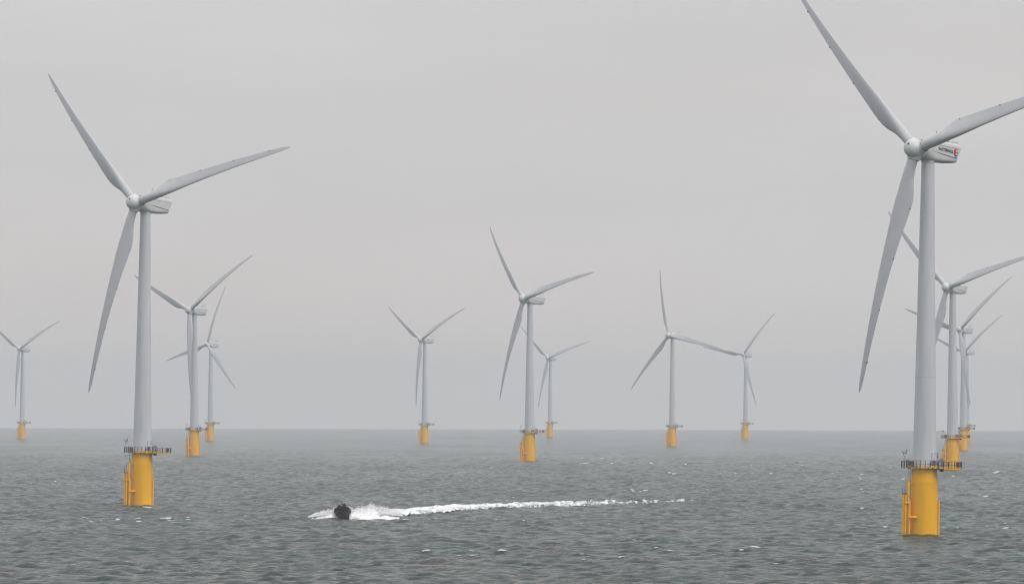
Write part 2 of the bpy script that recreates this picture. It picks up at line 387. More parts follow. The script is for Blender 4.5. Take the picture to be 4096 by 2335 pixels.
def f_landing(b):
    b.tube((-3.82, -2.1, -4), (-3.82, -2.1, 7.45), 0.19, n=16); b.tube((-3.42, -2.3, -4), (-3.42, -2.3, 7.4), 0.19, n=16)
    b.box((-3.12, -1.2, 2.4), (0.4, 0.12, 7.0))
    b.tube((-2.76, -2.1, -4), (-2.76, -2.1, 6.35), 0.24, n=16)
    b.tube((-3.45, -0.7, -4), (-3.45, -0.7, 7.4), 0.15, n=16); b.tube((-3.05, -1.5, -4), (-3.05, -1.5, 6.5), 0.10, n=12)
    b.tube((-2.96, -1.7, 5.9), (-2.96, -1.7, 10.05), 0.21, n=16); b.tube((-2.96, -1.7, 10.05), (-2.96, -1.7, 10.12), 0.27, n=16)
    b.tube((-3.15, -1.6, 6.0), (-3.15, -1.6, 9.5), 0.09, n=10)
    for z, x1 in ((9.4, -2.0), (3.3, -2.1)):
        b.tube((-2.96, -1.8, z), (x1 - .2, -1.0, z), 0.12, n=12)
    b.tube((-2.7, -2.3, 3.3), (-1.75, -2.5, 3.32), 0.25, n=20); b.sphere((-1.75, -2.5, 3.32), 0.25, 10); b.tube((-2.30, -2.4, 3.31), (-2.24, -2.4, 3.31), 0.31, n=20)
    b.tube((-1.8, -2.2, 3.3), (-1.2, -1.7, 3.3), 0.18, n=12)
    b.tube((-3.4, -2.5, 5.88), (-2.95, -2.5, 5.9), 0.14, n=12); b.sphere((-3.42, -2.5, 5.88), 0.2, 8); b.sphere((-2.96, -2.5, 5.9), 0.2, 8)
    b.tube((-3.80, -2.1, 1.2), (-3.45, -0.7, 1.2), 0.1, n=10); b.tube((-3.45, -0.7, 1.2), (-2.3, -0.3, 1.2), 0.1, n=10)
    b.tube((-3.80, -2.1, 6.4), (-3.45, -0.7, 6.4), 0.1, n=10); b.tube((-3.45, -0.7, 6.4), (-2.3, -0.3, 6.4), 0.1, n=10)
def f_landladder(b):
    for x in (-3.52, -3.16): b.tube((x, -2.0, -2), (x, -2.0, 6.6), 0.04, n=8)
    z = -1.0
    while z < 6.6: b.tube((-3.52, -2.0, z), (-3.16, -2.0, z), 0.025, n=6); z += 0.32
def f_rest(b):
    b.box((-3.6, -1.5, 7.5), (0.85, 1.5, 0.09)); b.box((-3.6, -2.28, 7.6), (0.85, 0.05, 0.12))
    for x, h in ((-4.0, 1.3), (-3.62, 1.3), (-3.38, 2.1)): b.box((x, -2.26, 7.5 + h / 2), (0.05, 0.05, h))
    for h in (0.6, 1.28): b.tube((-4.0, -2.26, 7.5 + h), (-3.38, -2.26, 7.5 + h), 0.022, n=6)
    b.box((-4.0, -0.8, 8.1), (0.05, 0.05, 1.3)); b.tube((-4.0, -2.26, 8.78), (-4.0, -0.8, 8.78), 0.022, n=6)
def f_jtube(b):
    b.tube((2.62, -0.9, -5), (2.62, -0.9, 6.3), 0.165, n=14); b.box((2.55, -0.8, 3.2), (0.36, 0.3, 0.16)); b.tube((2.62, -0.9, 3.1), (2.62, -0.9, 3.3), 0.21, n=14)
    b.tube((2.62, -0.9, 6.3), (2.62, -0.9, 6.36), 0.12, n=14)
def f_door(b):
    pts = []
    for k in range(28):
        t = 2 * math.pi * k / 28; s_ = math.sin(t); c_ = math.cos(t)
        pts.append((0.52 * c_, 1.15 * math.copysign(abs(s_) ** 0.75, s_)))
    az = R_(-42); ca, sa = math.cos(az), math.sin(az)
    def ring(sc, d): return [((2.06 + d) * ca - u * sc * sa * -1 * -1, (2.06 + d) * sa + u * sc * ca, 13.9 + v * sc) for u, v in pts]
    b.loft([ring(1.15, 0.0), ring(1.12, 0.22), ring(1.0, 0.24), ring(0.97, 0.17)])
def f_doorlight(x, z): return lambda b: b.box((x, -1.75, z), (0.16, 0.14, 0.26))
def f_doorplat(b):
    b.box((2.0, -2.3, 13.52), (1.5, 0.9, 0.10)); b.box((1.7, -2.3, 13.0), (0.6, 0.6, 0.9))
    for x in (1.3, 2.7): b.box((x, -2.7, 13.0), (0.07, 0.07, 1.0))
    b.box((2.9, -1.9, 13.55), (0.9, 0.5, 0.35)); b.tube((3.2, -1.9, 13.6), (3.2, -1.9, 14.0), 0.12, n=10); b.box((3.1, -1.95, 12.9), (0.35, 0.4, 1.0))
    b.tube((2.4, -2.2, 13.85), (3.2, -2.2, 13.85), 0.05, n=8)
def f_stairs(b):
    for y in (-2.6, -2.0):
        b.tube((2.2, y, 14.5), (4.1, y, 13.2), 0.03, n=6); b.tube((2.7, y, 13.5), (4.1, y, 12.3), 0.045, n=6)
        for q in (0.25, 0.6, 0.95): b.tube((2.7 + 1.4 * q, y, 13.5 - 1.2 * q), (2.7 + 1.4 * q, y, 14.2 - 1.1 * q), 0.02, n=6)
    for i in range(6): b.box((2.8 + i * 0.23, -2.3, 13.35 - i * 0.2), (0.22, 0.6, 0.04))

# nacelle: frame with the rotor axis pointing to -Y, origin on the tower axis at hub height
def nac_ring(y, w, zt, zb, e, n=48, bot=1.0):
    pts = []
    zc = (zt + zb) / 2; h = (zt - zb) / 2
    for k in range(n):
        t = 2 * math.pi * (k + 0.5) / n; c, s = math.cos(t), math.sin(t)
        ex = e
        X = w * math.copysign(abs(c) ** (2 / ex), c); Z = h * math.copysign(abs(s) ** (2 / ex), s)
        if s < 0: X *= 1 - (1 - bot) * (abs(s) ** 2.2)
        pts.append((X, y, zc + Z))
    return pts
def f_nacelle(b):
    S = [(-2.05, 1.55, 1.50, -1.62, 2.0, 1), (-1.75, 1.66, 1.62, -1.85, 2.3, 1), (-1.1, 1.74, 1.70, -2.10, 3.2, .92), (0.4, 1.76, 1.74, -2.16, 6.5, .80),
         (2.0, 1.76, 1.75, -2.08, 8.0, .78), (4.0, 1.76, 1.74, -1.92, 8.0, .78), (5.6, 1.75, 1.72, -1.80, 8.0, .78), (6.15, 1.74, 1.71, -1.72, 8.0, .8)]
    rings = [nac_ring(y, w, zt, zb, e, bot=bt) for y, w, zt, zb, e, bt in S]
    # slanted rear: upper part reaches further back than the belly
    def rear(base, sc):
        o = []
        for (x, y, z) in nac_ring(0, 1.70 * sc, 1.66 * sc, -1.66 * sc, 7.5, bot=.8):
            q = min(1, max(0, (z + 1.0) / 1.1)); q = q * q * (3 - 2 * q)
            o.append((x, base + 0.85 * q, z))
        return o
    rings += [rear(6.25, 1.0), rear(6.46, 0.985), rear(6.52, 0.94), rear(6.52, 0.5)]
    b.loft(rings)
def f_ridge(s): return lambda b: b.tube((s * 1.765, -0.2, 1.02), (s * 1.765, 6.4, 0.93), 0.07, n=8)
def f_roof(b): b.box((0, 3.2, 1.77), (2.2, 5.4, 0.14))
def f_groove_shade(s):  # raised black strip: shade of the side recess painted as a dark line
    def f(b):
        a = Vector((s * 1.752, -0.55, -0.35)); c = Vector((s * 1.752, 6.0, -0.92))
        b.tube(a, a.lerp(c, .5), 0.02, 0.08, n=8); b.tube(a.lerp(c, .5), c, 0.08, 0.06, n=8)
    return f
def f_seam(b): b.lathe([(1.56, -2.14), (1.60, -2.12), (1.60, -1.99), (1.56, -1.97)], 48, axis='Y')
def f_toprail(b):
    for x in (-1.2, 1.2):
        b.tube((x, 2.6, 2.05), (x, 6.8, 2.05), 0.03, n=6)
        for y in (2.6, 3.8, 5.2, 6.8): b.tube((x, y, 1.7), (x, y, 2.05), 0.025, n=6)
    b.tube((-1.2, 6.8, 2.05), (1.2, 6.8, 2.05), 0.03, n=6)
def f_mast(y, arm):
    def f(b):
        b.tube((0.9, y, 1.75), (0.9, y, 2.3), 0.11, 0.05, n=8); b.tube((0.9, y, 2.3), (0.9, y, 3.35), 0.035, n=6)
        b.sphere((0.9, y, 3.4), 0.09, 6)
        if arm:
            b.tube((0.9, y, 2.15), (0.9, y + 2.0, 3.25), 0.03, n=6); b.tube((0.9, y - .4, 2.85), (0.9, y + 2.0, 3.2), 0.03, n=6)
            b.tube((0.9, y + 1.7, 3.1), (0.9, y + 2.1, 3.3), 0.09, n=8); b.tube((0.4, y, 3.0), (1.4, y, 3.0), 0.025, n=6)
    return f
def f_yaw(b): b.lathe([(1.16, -2.35), (1.27, -2.3), (1.27, -1.6)], 48)

# rotor: origin at the rotor centre, axis -Y, blade 0 up
def f_hub(b):
    pr = [(1.50, 1.42), (1.62, 1.2), (1.70, 0.4), (1.70, -0.5), (1.62, -1.2), (1.44, -1.75), (1.15, -2.15), (0.75, -2.42), (0.35, -2.54), (0.02, -2.57)]
    b.lathe(pr, 64, axis='Y')
    for k in range(3):
        t = R_(120 * k); d = Vector((math.sin(t), 0, math.cos(t)))
        mt = Matrix.Rotation(t, 4, 'Y')
        ring = lambda r, z: [mt @ Vector((r * math.cos(a), r * math.sin(a), z)) for a in [2 * math.pi * j / 48 for j in range(48)]]
        b.loft([ring(1.42, 0.5), ring(1.30, 1.3), ring(1.17, 1.78), ring(1.15, 1.9), ring(1.04, 1.92)])
def f_hubhatch(b): b.tube((0.16, -2.40, 0.55), (0.17, -2.545, 0.58), 0.19, n=16)
RB = 45.0
def bend(r): return -3.4 * r / RB + 5.4 * (r / RB) ** 2
def chord(r):
    tb = [(1.5, 1.9), (3.5, 1.92), (5.5, 2.35), (7.5, 3.05), (9.5, 3.5), (12, 3.4), (16, 2.95), (22, 2.4), (30, 1.8), (38, 1.25), (42.5, 0.88), (44.2, 0.55), (44.8, 0.28), (45, 0.06)]
    return float(np.interp(r, *zip(*tb)))
def thick(r): return float(np.interp(r, [1.5, 3.5, 5.5, 7.5, 10, 15, 25, 45], [1.0, 0.98, 0.72, 0.5, 0.36, 0.26, 0.20, 0.15]))
def twist(r): return R_(float(np.interp(r, [1.5, 6, 10, 15, 22, 32, 45], [16, 15, 12, 8.5, 5, 2.0, -0.5])) + 2.0)
def blade_section(r, n=36):
    c, th, tw = chord(r), thick(r), twist(r)
    blend = min(1, max(0, (r - 3.0) / 6.0)); blend = blend * blend * (3 - 2 * blend)
    ax = 0.5 + (0.30 - 0.5) * blend                       # pitch axis as a share of the chord behind the leading edge
    pts = []
    for k in range(n):
        t = 2 * math.pi * k / n
        xc = 0.5 * (1 - math.cos(t))                      # 0 at the leading edge
        yt = 5 * th * (0.2969 * math.sqrt(max(xc, 0)) - 0.1260 * xc - 0.3516 * xc ** 2 + 0.2843 * xc ** 3 - 0.1036 * xc ** 4)
        camber = 0.035 * 4 * xc * (1 - xc) * blend
        side = 1 if t <= math.pi else -1
        fy = side * yt + camber; cy_ = 0.5 * math.sin(t) * th
        y = fy * blend + cy_ * (1 - blend)
        X = (ax - xc) * c; Y = y * c                       # leading edge towards +X, suction side downwind (+Y)
        x2 = X * math.cos(tw) + Y * math.sin(tw); y2 = -X * math.sin(tw) + Y * math.cos(tw)
        pts.append((x2, y2 + bend(r), r))
    return pts
def f_blade(b):
    rs = np.concatenate([np.linspace(1.6, 14, 34), np.linspace(14, 42, 40)[1:], np.linspace(42, 44.2, 6)[1:], [44.5, 44.8, 44.95, 45.0]])
    b.loft([blade_section(float(r)) for r in rs])
def te_point(r):
    c, tw = chord(r), twist(r); ax = 0.5 + (0.30 - 0.5) * min(1, max(0, (r - 3.0) / 6.0))
    X = (ax - 0.965) * c
    return (X * math.cos(tw), -X * math.sin(tw) - 0.03 + bend(r), r)
def f_receptor(r): return lambda b: b.sphere(te_point(r), 0.14, 8)
def f_rootseal_shade(b):  # root seal widened into a black ring that paints the shadow below the collar
    ring = lambda r, z: [(r * math.cos(a), r * math.sin(a), z) for a in [2 * math.pi * j / 40 for j in range(40)]]
    b.loft([ring(1.09, 1.86), ring(1.09, 1.985), ring(0.97, 2.0)])

BASE_PARTS = [P_('transition_piece', f_pile, YELLOW), P_('tower', f_tower, WHITE), P_('service_platform', f_deck, STEEL, 0),
              P_('boat_landing', f_landing, YELLOWP), P_('access_ladder', f_ladder, GREYST), P_('cable_tube', f_jtube, YELLOWP),
              P_('entrance_door', f_door, WHITE), P_('entrance_landing', f_doorplat, GREYST, 0), P_('entrance_stairs', f_stairs, GREYST, 0),
              P_('marker_light_mast', f_beacon, STEEL)]
PLAT_SUB = [P_('platform_edge_beam', f_fascia, YELLOWP, 0), P_('railing', f_rail, STEEL, 0),
            P_('equipment_cabinet', f_cab(-2.32, -2.95, 12.36), RUST, 0), P_('equipment_cabinet', f_cab(5.9, -2.2, 12.2), RUST, 0)]
CAB_TOPS = [P_('cabinet_cover', f_cabtop(-2.32, -2.95, 12.36), CABTOP, 0), P_('cabinet_cover', f_cabtop(5.9, -2.2, 12.2), CABTOP, 0)]
LAND_SUB = [P_('landing_ladder', f_landladder, GREYST), P_('rest_platform', f_rest, STEEL, 0)]
DOOR_SUB = [P_('door_lamp', f_doorlight(x, z), DARK, 0) for x, z in ((1.28, 14.75), (2.24, 14.75), (2.26, 14.2))]
NACELLE = P_('nacelle', f_nacelle, NACM, 40)
NAC_SUB = [P_('side_ridge', f_ridge(1), NACM), P_('side_ridge', f_ridge(-1), NACM), P_('roof_panel', f_roof, NACM, 0), P_('side_groove_shade', f_groove_shade(1), DARK), P_('side_groove_shade', f_groove_shade(-1), DARK), P_('hub_seal', f_seam, DARK), P_('roof_rail', f_toprail, GREYST, 0),
           P_('instrument_mast', f_mast(4.4, True), STEEL), P_('instrument_mast', f_mast(1.0, False), STEEL)]
YAW = P_('yaw_bearing', f_yaw, WHITE)
HUB = P_('rotor_hub', f_hub, NACM, 40)
HUB_SUB = [P_('nose_hatch', f_hubhatch, DARK)]
BLADE_P = P_('rotor_blade', f_blade, BLADE, 60)
RECS = [P_('lightning_receptor', f_receptor(r), DARK) for r in (10.6, 20.0, 29.6, 39.3)]
SEAL_SHADE = P_('blade_root_seal_shade', f_rootseal_shade, DARK)

def turbine(x, y, sc, psi, th, tilt, label, near=False):
    root = bpy.data.objects.new('wind_turbine', None); COL.objects.link(root)
    tag(root, label, 'wind turbine', 'wind turbines standing in the sea')
    root.empty_display_size = 5
    root.matrix_world = Matrix.Translation((x, y, float(curve(x, y)))) @ Matrix.Rotation(R_(tilt), 4, 'Y') @ Matrix.Scale(sc, 4)
    d = {}
    for n, me in BASE_PARTS: d[n] = link(n, me, root)
    for i, (n, me) in enumerate(PLAT_SUB): link(n, me, d['service_platform'])
    for n, me in CAB_TOPS: link(n, me, d['service_platform'])
    for n, me in LAND_SUB: link(n, me, d['boat_landing'])
    for n, me in DOOR_SUB: link(n, me, d['entrance_door'])
    yaw = psi + 2 * math.degrees(math.atan2(x, y))
    RZ = Matrix.Rotation(R_(-yaw), 4, 'Z')
    TN = Matrix.Translation((0, 0, HUBZ)) @ RZ
    link(YAW[0], YAW[1], root, TN)
    nac = link(NACELLE[0], NACELLE[1], root, TN @ Matrix.Rotation(R_(-5.0), 4, 'X'))
    for n, me in NAC_SUB: link(n, me, nac)
    TR = Matrix.Translation((0, 0, HUBZ)) @ RZ @ Matrix.Translation((0, -3.4, 0.0)) @ Matrix.Rotation(R_(-7.5), 4, 'X')
    hub = link(HUB[0], HUB[1], root, TR @ Matrix.Rotation(R_(th), 4, 'Y'))
    for n, me in HUB_SUB:
        o = link(n, me, hub)
        if n == 'nose_hatch': o.matrix_local = Matrix.Rotation(R_(-th), 4, 'Y')
    for k in range(3):
        bl = link(BLADE_P[0], BLADE_P[1], root, TR @ Matrix.Rotation(R_(th + 120 * k), 4, 'Y'))
        link(SEAL_SHADE[0], SEAL_SHADE[1], bl)
        if near:
            for n, me in RECS: link(n, me, bl)
    return root, nac

TURB = [  # x, y, scale, yaw, rotor angle, lean, label, near
 (71.6, 1433.2, 0.9657, 36.4, 72.3, 0.55, 'largest and nearest white turbine, with blue and red lettering on its nacelle', True),
 (-83.0, 1851.8, 0.9773, 43.6, 73.4, 0.57, 'tall plain white turbine on a bright yellow base in the left foreground', True),
 (164.5, 3079.1, 0.9797, 34.3, 72.4, 0.0, 'mid-sized white turbine on a bright yellow base just behind the lettered turbine', True),
 (7.7, 3582.6, 1.0137, 51.4, 75.3, 0.15, 'bright yellow-based turbine standing near the middle of the picture', False),
 (-152.8, 3972.7, 1.0057, 45.7, 53.5, 0.0, 'yellow-based turbine just right of the big left turbine, one blade hanging along its tower', False),
 (261.7, 4780.1, 1.0078, 34.3, 46.8, 0.0, 'hazy turbine with a pale orange base, second behind the lettered turbine', False),
 (103.1, 5294.8, 1.0249, 40.6, 101.5, 0.0, 'hazy turbine with one blade pointing straight up and one reaching to its right neighbour', False),
 (-61.0, 5785.3, 1.0418, 48.7, 60.9, 0.0, 'hazy turbine standing alone left of the middle one, blades in a Y', False),
 (-225.8, 6185.6, 1.0408, 48.3, 15.2, 0.0, 'small hazy turbine at left with one blade up and one pointing down right', False),
 (352.3, 6386.5, 1.0052, 38.5, 49.6, 0.2, 'faintest turbine in the right-hand row, farthest behind the lettered one', False),
 (-388.4, 6547.6, 1.0277, 48.3, 60.4, 0.2, 'small hazy turbine at the left edge, its left blade cut by the frame', False),
 (202.6, 7149.0, 1.0538, 35.6, 38.8, 0.1, 'small faint turbine whose left blade meets the tip of its bigger neighbour', False),
 (35.4, 7597.5, 1.0480, 35.3, 70.4, 0.1, 'smallest faint turbine just right of the middle yellow-based turbine', False),
]
for i, a in enumerate(TURB):
    root, nac = turbine(*a)
    if i == 0: LET = nac

# lettering and emblem on the lettered nacelle (its camera side is local +X, text runs towards +Y)
def side_mesh(name, polys, m, x0=1.757, x1=1.785):
    b = MB()
    for poly in polys:
        n = len(poly); b.add([(x0, y, z) for y, z in poly] + [(x1, y, z) for y, z in poly],
                             [tuple(range(n)), tuple(range(n, 2 * n))] + [(k, (k + 1) % n, n + (k + 1) % n, n + k) for k in range(n)])
    return link(name, b.mesh(name, m, 0), LET)
fc = bpy.data.curves.new('lettering', 'FONT'); fc.body = 'VATTENFALL'; fc.size = 1.0; fc.extrude = 0.012; fc.offset = 0.04; fc.space_character = 1.02
fo = bpy.data.objects.new('lettering_source', fc); COL.objects.link(fo)
dg = bpy.context.evaluated_depsgraph_get(); tme = bpy.data.meshes.new_from_object(fo.evaluated_get(dg)); bpy.data.objects.remove(fo)
tme.materials.clear(); tme.materials.append(LOGOB)
cs = np.array([v.co[:] for v in tme.vertices]); mn, mxx = cs.min(0), cs.max(0)
TL, TH, TY0, TZ0 = 4.35, 0.60, 0.72, -0.02
for v in tme.vertices:
    u = (v.co.x - mn[0]) / (mxx[0] - mn[0]); w = (v.co.y - mn[1]) / (mxx[1] - mn[1])
    v.co = (1.765 + (v.co.z - mn[2]), TY0 + u * TL, TZ0 + w * TH - 0.10 * u)
let = link('lettering', tme, LET)
cy0, cz0 = 5.72, 0.22
def arc(cy, cz, r, a0, a1, n=20, ry=1.0): return [(cy + r * ry * math.cos(R_(a0 + (a1 - a0) * i / n)), cz + r * math.sin(R_(a0 + (a1 - a0) * i / n))) for i in range(n + 1)]
red = arc(cy0, cz0, 0.57, -25, 200, 30)
red += [(cy0 - 0.58 + 1.13 * i / 10, cz0 - 0.21 - 0.10 * math.sin(2 * math.pi * (i / 10) * 0.9) - 0.12 * i / 10) for i in range(11)]
side_mesh('emblem_red', [red], LOGOR, 1.757, 1.790)
def band(z0, w, th_, ph, y0):
    top = [(y0 + w * i / 12, z0 + 0.07 * math.sin(2 * math.pi * i / 12 + ph) - 0.1 * i / 12) for i in range(13)]
    return top + [(y, z - th_ * (math.sin(math.pi * (0.12 + 0.76 * i / 12)))) for i, (y, z) in list(enumerate(top))[::-1]]
side_mesh('emblem_blue', [band(cz0 - 0.40, 1.12, 0.27, 0.6, cy0 - 0.55), band(cz0 - 0.86, 0.66, 0.17, 0.8, cy0 - 0.24)], LOGOBL, 1.757, 1.790)
star = []
for i in range(16):
    a = 2 * math.pi * i / 16; r = 0.25 if i % 2 == 0 else 0.11
    star.append((cy0 + 0.27 + r * math.cos(a), cz0 + 0.16 + r * math.sin(a)))
side_mesh('emblem_star', [star], LOGOW, 1.757, 1.800)

# ------------------------------------------------------------------ inflatable boat, crew, wake and spray
BX, BY = -33.3, 1622.8
HEAD = math.atan2(-0.2, -1.0)                     # towards the camera, slightly to the left
bz = float(sea_z(BX, BY))
boat = bpy.data.objects.new('inflatable_boat', None); COL.objects.link(boat)
tag(boat, 'black rigid inflatable boat speeding bow-on towards the viewer', 'boat')
# boat frame: +Y is forward
BM = Matrix.Translation((BX, BY, bz + 0.15)) @ Matrix.Rotation(HEAD - math.pi / 2 + math.pi / 2, 4, 'Z')
hd = Vector((0.015, -1.0, 0)).normalized(); rt = Vector((0, 0, 1)).cross(hd) * -1
BM = Matrix((rt, hd, Vector((0, 0, 1)))).transposed().to_4x4(); BM.translation = (BX, BY + 4.0, float(sea_z(BX, BY)) - 0.15)
boat.matrix_world = BM @ Matrix.Diagonal((1.0, 1.0, 1.14, 1.0)) @ Matrix.Rotation(R_(2.5), 4, 'X')
def hull_half(y):  # beam factor and keel rise along the length (-4.5 stern .. 4.6 bow)
    q = max(0, (y - 0.6) / 4.1)
    return 1 - 0.93 * q ** 2.4, 0.85 * max(0, (y - 1.8) / 2.8) ** 2.2
b = MB(); rings = []
for y in np.linspace(-4.4, 4.55, 28):
    f, kz = hull_half(y)
    sec = [(0.0, -0.05 + kz), (0.45, 0.0 + kz * .95), (1.02, 0.42 + kz * .75), (1.46, 0.98 + kz * .4), (1.5, 1.45 + kz * .25), (0.95, 1.62 + kz * .4)]
    rings.append([(x * f, y, z) for x, z in sec] + [(-x * f, y, z) for x, z in sec[:0:-1]])
b.loft(rings); link('hull', b.mesh('hull', BOATG, 40), boat)
b = MB(); cl = []
for i in range(49):
    u = -1 + 2 * i / 48; a = abs(u)
    if a > 0.42: y = 1.2 - (a - 0.42) / 0.58 * 5.8; x = math.copysign(1.26, u)
    else: w = a / 0.42 * math.pi / 2; y = 1.2 + 3.4 * math.cos(w); x = math.copysign(1.26 * math.sin(w) ** 0.95, u)
    z = 1.36 + 0.50 * max(0, (y - 0.2) / 4.4) ** 1.5
    cl.append(Vector((x, y, z)))
rings = []
for i, p in enumerate(cl):
    tdir = (cl[min(i + 1, 48)] - cl[max(i - 1, 0)]).normalized(); sd = tdir.cross(Vector((0, 0, 1))).normalized(); uu = sd.cross(tdir)
    r = (0.43 - 0.13 * max(0, (p.y - 1.2) / 3.4)) if 1 < i < 47 else 0.25
    rings.append([p + sd * r * math.cos(a) + uu * r * math.sin(a) for a in [2 * math.pi * k / 20 for k in range(20)]])
b.loft(rings); link('inflatable_tube', b.mesh('inflatable_tube', BOATB, 50), boat)
b = MB(); b.box((0, -0.4, 1.72), (0.95, 0.8, 1.1)); b.box((0.0, 0.1, 1.5), (0.7, 0.5, 0.6)); link('console', b.mesh('console', BOATG, 0), boat)
b = MB(); b.box((0.25, 0.02, 2.3), (0.26, 0.05, 0.26), 0, 0); link('windscreen', b.mesh('windscreen', VISOR, 0), boat)
for sx in (-0.42, 0.42):
    b = MB(); b.box((sx, -4.75, 1.35), (0.42, 0.55, 0.75)); b.box((sx, -4.75, 1.78), (0.34, 0.42, 0.14)); b.box((sx, -4.7, 0.5), (0.16, 0.3, 1.2)); b.tube((sx, -4.95, -0.15), (sx, -4.5, -0.1), 0.1, n=10)
    link('outboard_engine', b.mesh('outboard_engine', BOATB, 0), boat)
b = MB()
for sx in (-0.95, 0.95): b.path([(sx, -4.2, 1.2), (sx * .8, -4.0, 2.3), (sx * .35, -3.9, 2.55)], 0.04)
b.tube((-.34, -3.9, 2.55), (.34, -3.9, 2.55), 0.04); b.tube((0.12, -3.9, 2.55), (0.12, -3.9, 3.1), 0.05, n=8); b.sphere((0.12, -3.9, 2.75), 0.16, 6)
link('antenna_arch', b.mesh('antenna_arch', BOATB), boat)
b = MB(); b.box((-0.4, -1.8, 1.5), (0.42, 0.9, 0.6)); b.box((0.4, -1.8, 1.5), (0.42, 0.9, 0.6)); b.box((0, -3.0, 1.5), (1.3, 0.8, 0.5)); link('jockey_seat', b.mesh('jockey_seat', BOATB, 0), boat)

def person(x, y, z, label, crouch=0.0):
    """seated/standing helmsman body grown from one skeleton; boat frame coordinates"""
    V = [(0, 0, 0), (0, .02, .22), (0, .06, .45), (0, .10, .60), (0, .12, .72),                 # pelvis, waist, chest, neck, head
         (.19, .08, .52), (.27, .28, .33), (.20, .52, .30), (-.19, .08, .52), (-.27, .28, .33), (-.20, .52, .30),
         (.12, .0, -.04), (.16, .42, -.08), (.16, .40, -.52), (.16, .55, -.55), (-.12, .0, -.04), (-.16, .42, -.08), (-.16, .40, -.52), (-.16, .55, -.55)]
    Rr = [.17, .16, .19, .075, .09, .085, .06, .04, .085, .06, .04, .11, .08, .055, .04, .11, .08, .055, .04]
    E = [(0, 1), (1, 2), (2, 3), (3, 4), (2, 5), (5, 6), (6, 7), (2, 8), (8, 9), (9, 10), (0, 11), (11, 12), (12, 13), (13, 14), (0, 15), (15, 16), (16, 17), (17, 18)]
    me = bpy.data.meshes.new('person'); me.from_pydata([(a * 1.05, b_ * 1.05, c * 1.05 - crouch * .0) for a, b_, c in V], E, [])
    o = link('person', me); tag(o, label, 'person', 'crew of the black boat')
    sm = o.modifiers.new('skin', 'SKIN'); sm.use_smooth_shade = True
    for k, r in enumerate(Rr): me.skin_vertices[0].data[k].radius = (r, r)
    me.skin_vertices[0].data[0].use_root = True
    o.modifiers.new('sub', 'SUBSURF').levels = 1; o.modifiers['sub'].render_levels = 2
    dg = bpy.context.evaluated_depsgraph_get(); m2_ = bpy.data.meshes.new_from_object(o.evaluated_get(dg)); o.modifiers.clear(); o.data = m2_; m2_.name = 'person'
    m2_.materials.clear(); m2_.materials.append(CLOTH)
    o.matrix_world = boat.matrix_world @ Matrix.Translation((x, y, z))
    hb = MB(); hb.sphere((0, .10, .86), .155, 10, 1.05); link('helmet', hb.mesh('helmet', HELM, 80), o)
    fb = MB(); fb.sphere((0, .185, .80), .085, 8, 1.1); fb.sphere((0, .275, .79), .018, 5); link('face', fb.mesh('face', SKIN, 80), o)
    vb = MB()
    vb.loft([[(.13 * math.sin(a), .115 + .15 * math.cos(a), zz) for a in np.linspace(-1.1, 1.1, 9)] + [(.12 * math.sin(a), .115 + .135 * math.cos(a), zz) for a in np.linspace(1.1, -1.1, 9)] for zz in (.81, .86, .91)])
    link('visor', vb.mesh('visor', VISOR, 60), o)
    return o
person(0.58, -1.15, 1.90, 'crew member in black behind the console, left one of the two heads seen')
person(-0.36, -1.0, 2.08, 'taller crew member in black with pale visor, right one of the two heads seen')

def white_water(name, base, rough=0.9, sss=True):
    m = bpy.data.materials.new(name); m.use_nodes = True; t = m.node_tree; b_ = t.nodes['Principled BSDF']
    g = N(t, 'ShaderNodeNewGeometry'); n = N(t, 'ShaderNodeTexNoise', ins={'Scale': 2.2, 'Detail': 6.0, 'Roughness': 0.65}); L(t, g.outputs['Position'], n.inputs['Vector'])
    r = N(t, 'ShaderNodeMapRange', ins={'From Min': 0.3, 'From Max': 0.7, 'To Min': 0.88, 'To Max': 1.05}); L(t, n.outputs[0], r.inputs[0])
    s = N(t, 'ShaderNodeVectorMath', operation='SCALE'); s.inputs[0].default_value = base; L(t, r.outputs[0], s.inputs['Scale']); L(t, s.outputs[0], b_.inputs['Base Color'])
    b_.inputs['Roughness'].default_value = rough; b_.inputs['Specular IOR Level'].default_value = 0.1
    bu = N(t, 'ShaderNodeBump', ins={'Strength': 0.25, 'Distance': 0.1}); L(t, n.outputs[0], bu.inputs['Height']); L(t, bu.outputs[0], b_.inputs['Normal'])
    return m
FOAM = white_water('churned_white_foam', (0.95, 0.95, 0.95))
WAKEM = FOAM.copy(); WAKEM.name = 'lacy_wake_foam'                # foam with open water showing between its strands
t = WAKEM.node_tree; pb = t.nodes['Principled BSDF']
ca = N(t, 'ShaderNodeAttribute', attribute_name='cover'); g = N(t, 'ShaderNodeNewGeometry')
mw_ = N(t, 'ShaderNodeMapping'); mw_.inputs['Scale'].default_value = (1.1, 0.07, 0.6); L(t, g.outputs['Position'], mw_.inputs[0])
wn_ = N(t, 'ShaderNodeTexNoise', ins={'Scale': 1.0, 'Detail': 6.0, 'Roughness': 0.65, 'Distortion': 0.8}); L(t, mw_.outputs[0], wn_.inputs['Vector'])
wa_ = N(t, 'ShaderNodeMath', operation='MULTIPLY_ADD'); L(t, wn_.outputs[0], wa_.inputs[0]); wa_.inputs[1].default_value = 2.6; L(t, ca.outputs['Fac'], wa_.inputs[2])
wr_ = N(t, 'ShaderNodeMapRange', ins={'From Min': 1.45, 'From Max': 2.1, 'To Max': 1.0}); L(t, wa_.outputs[0], wr_.inputs[0]); L(t, wr_.outputs[0], pb.inputs['Alpha'])
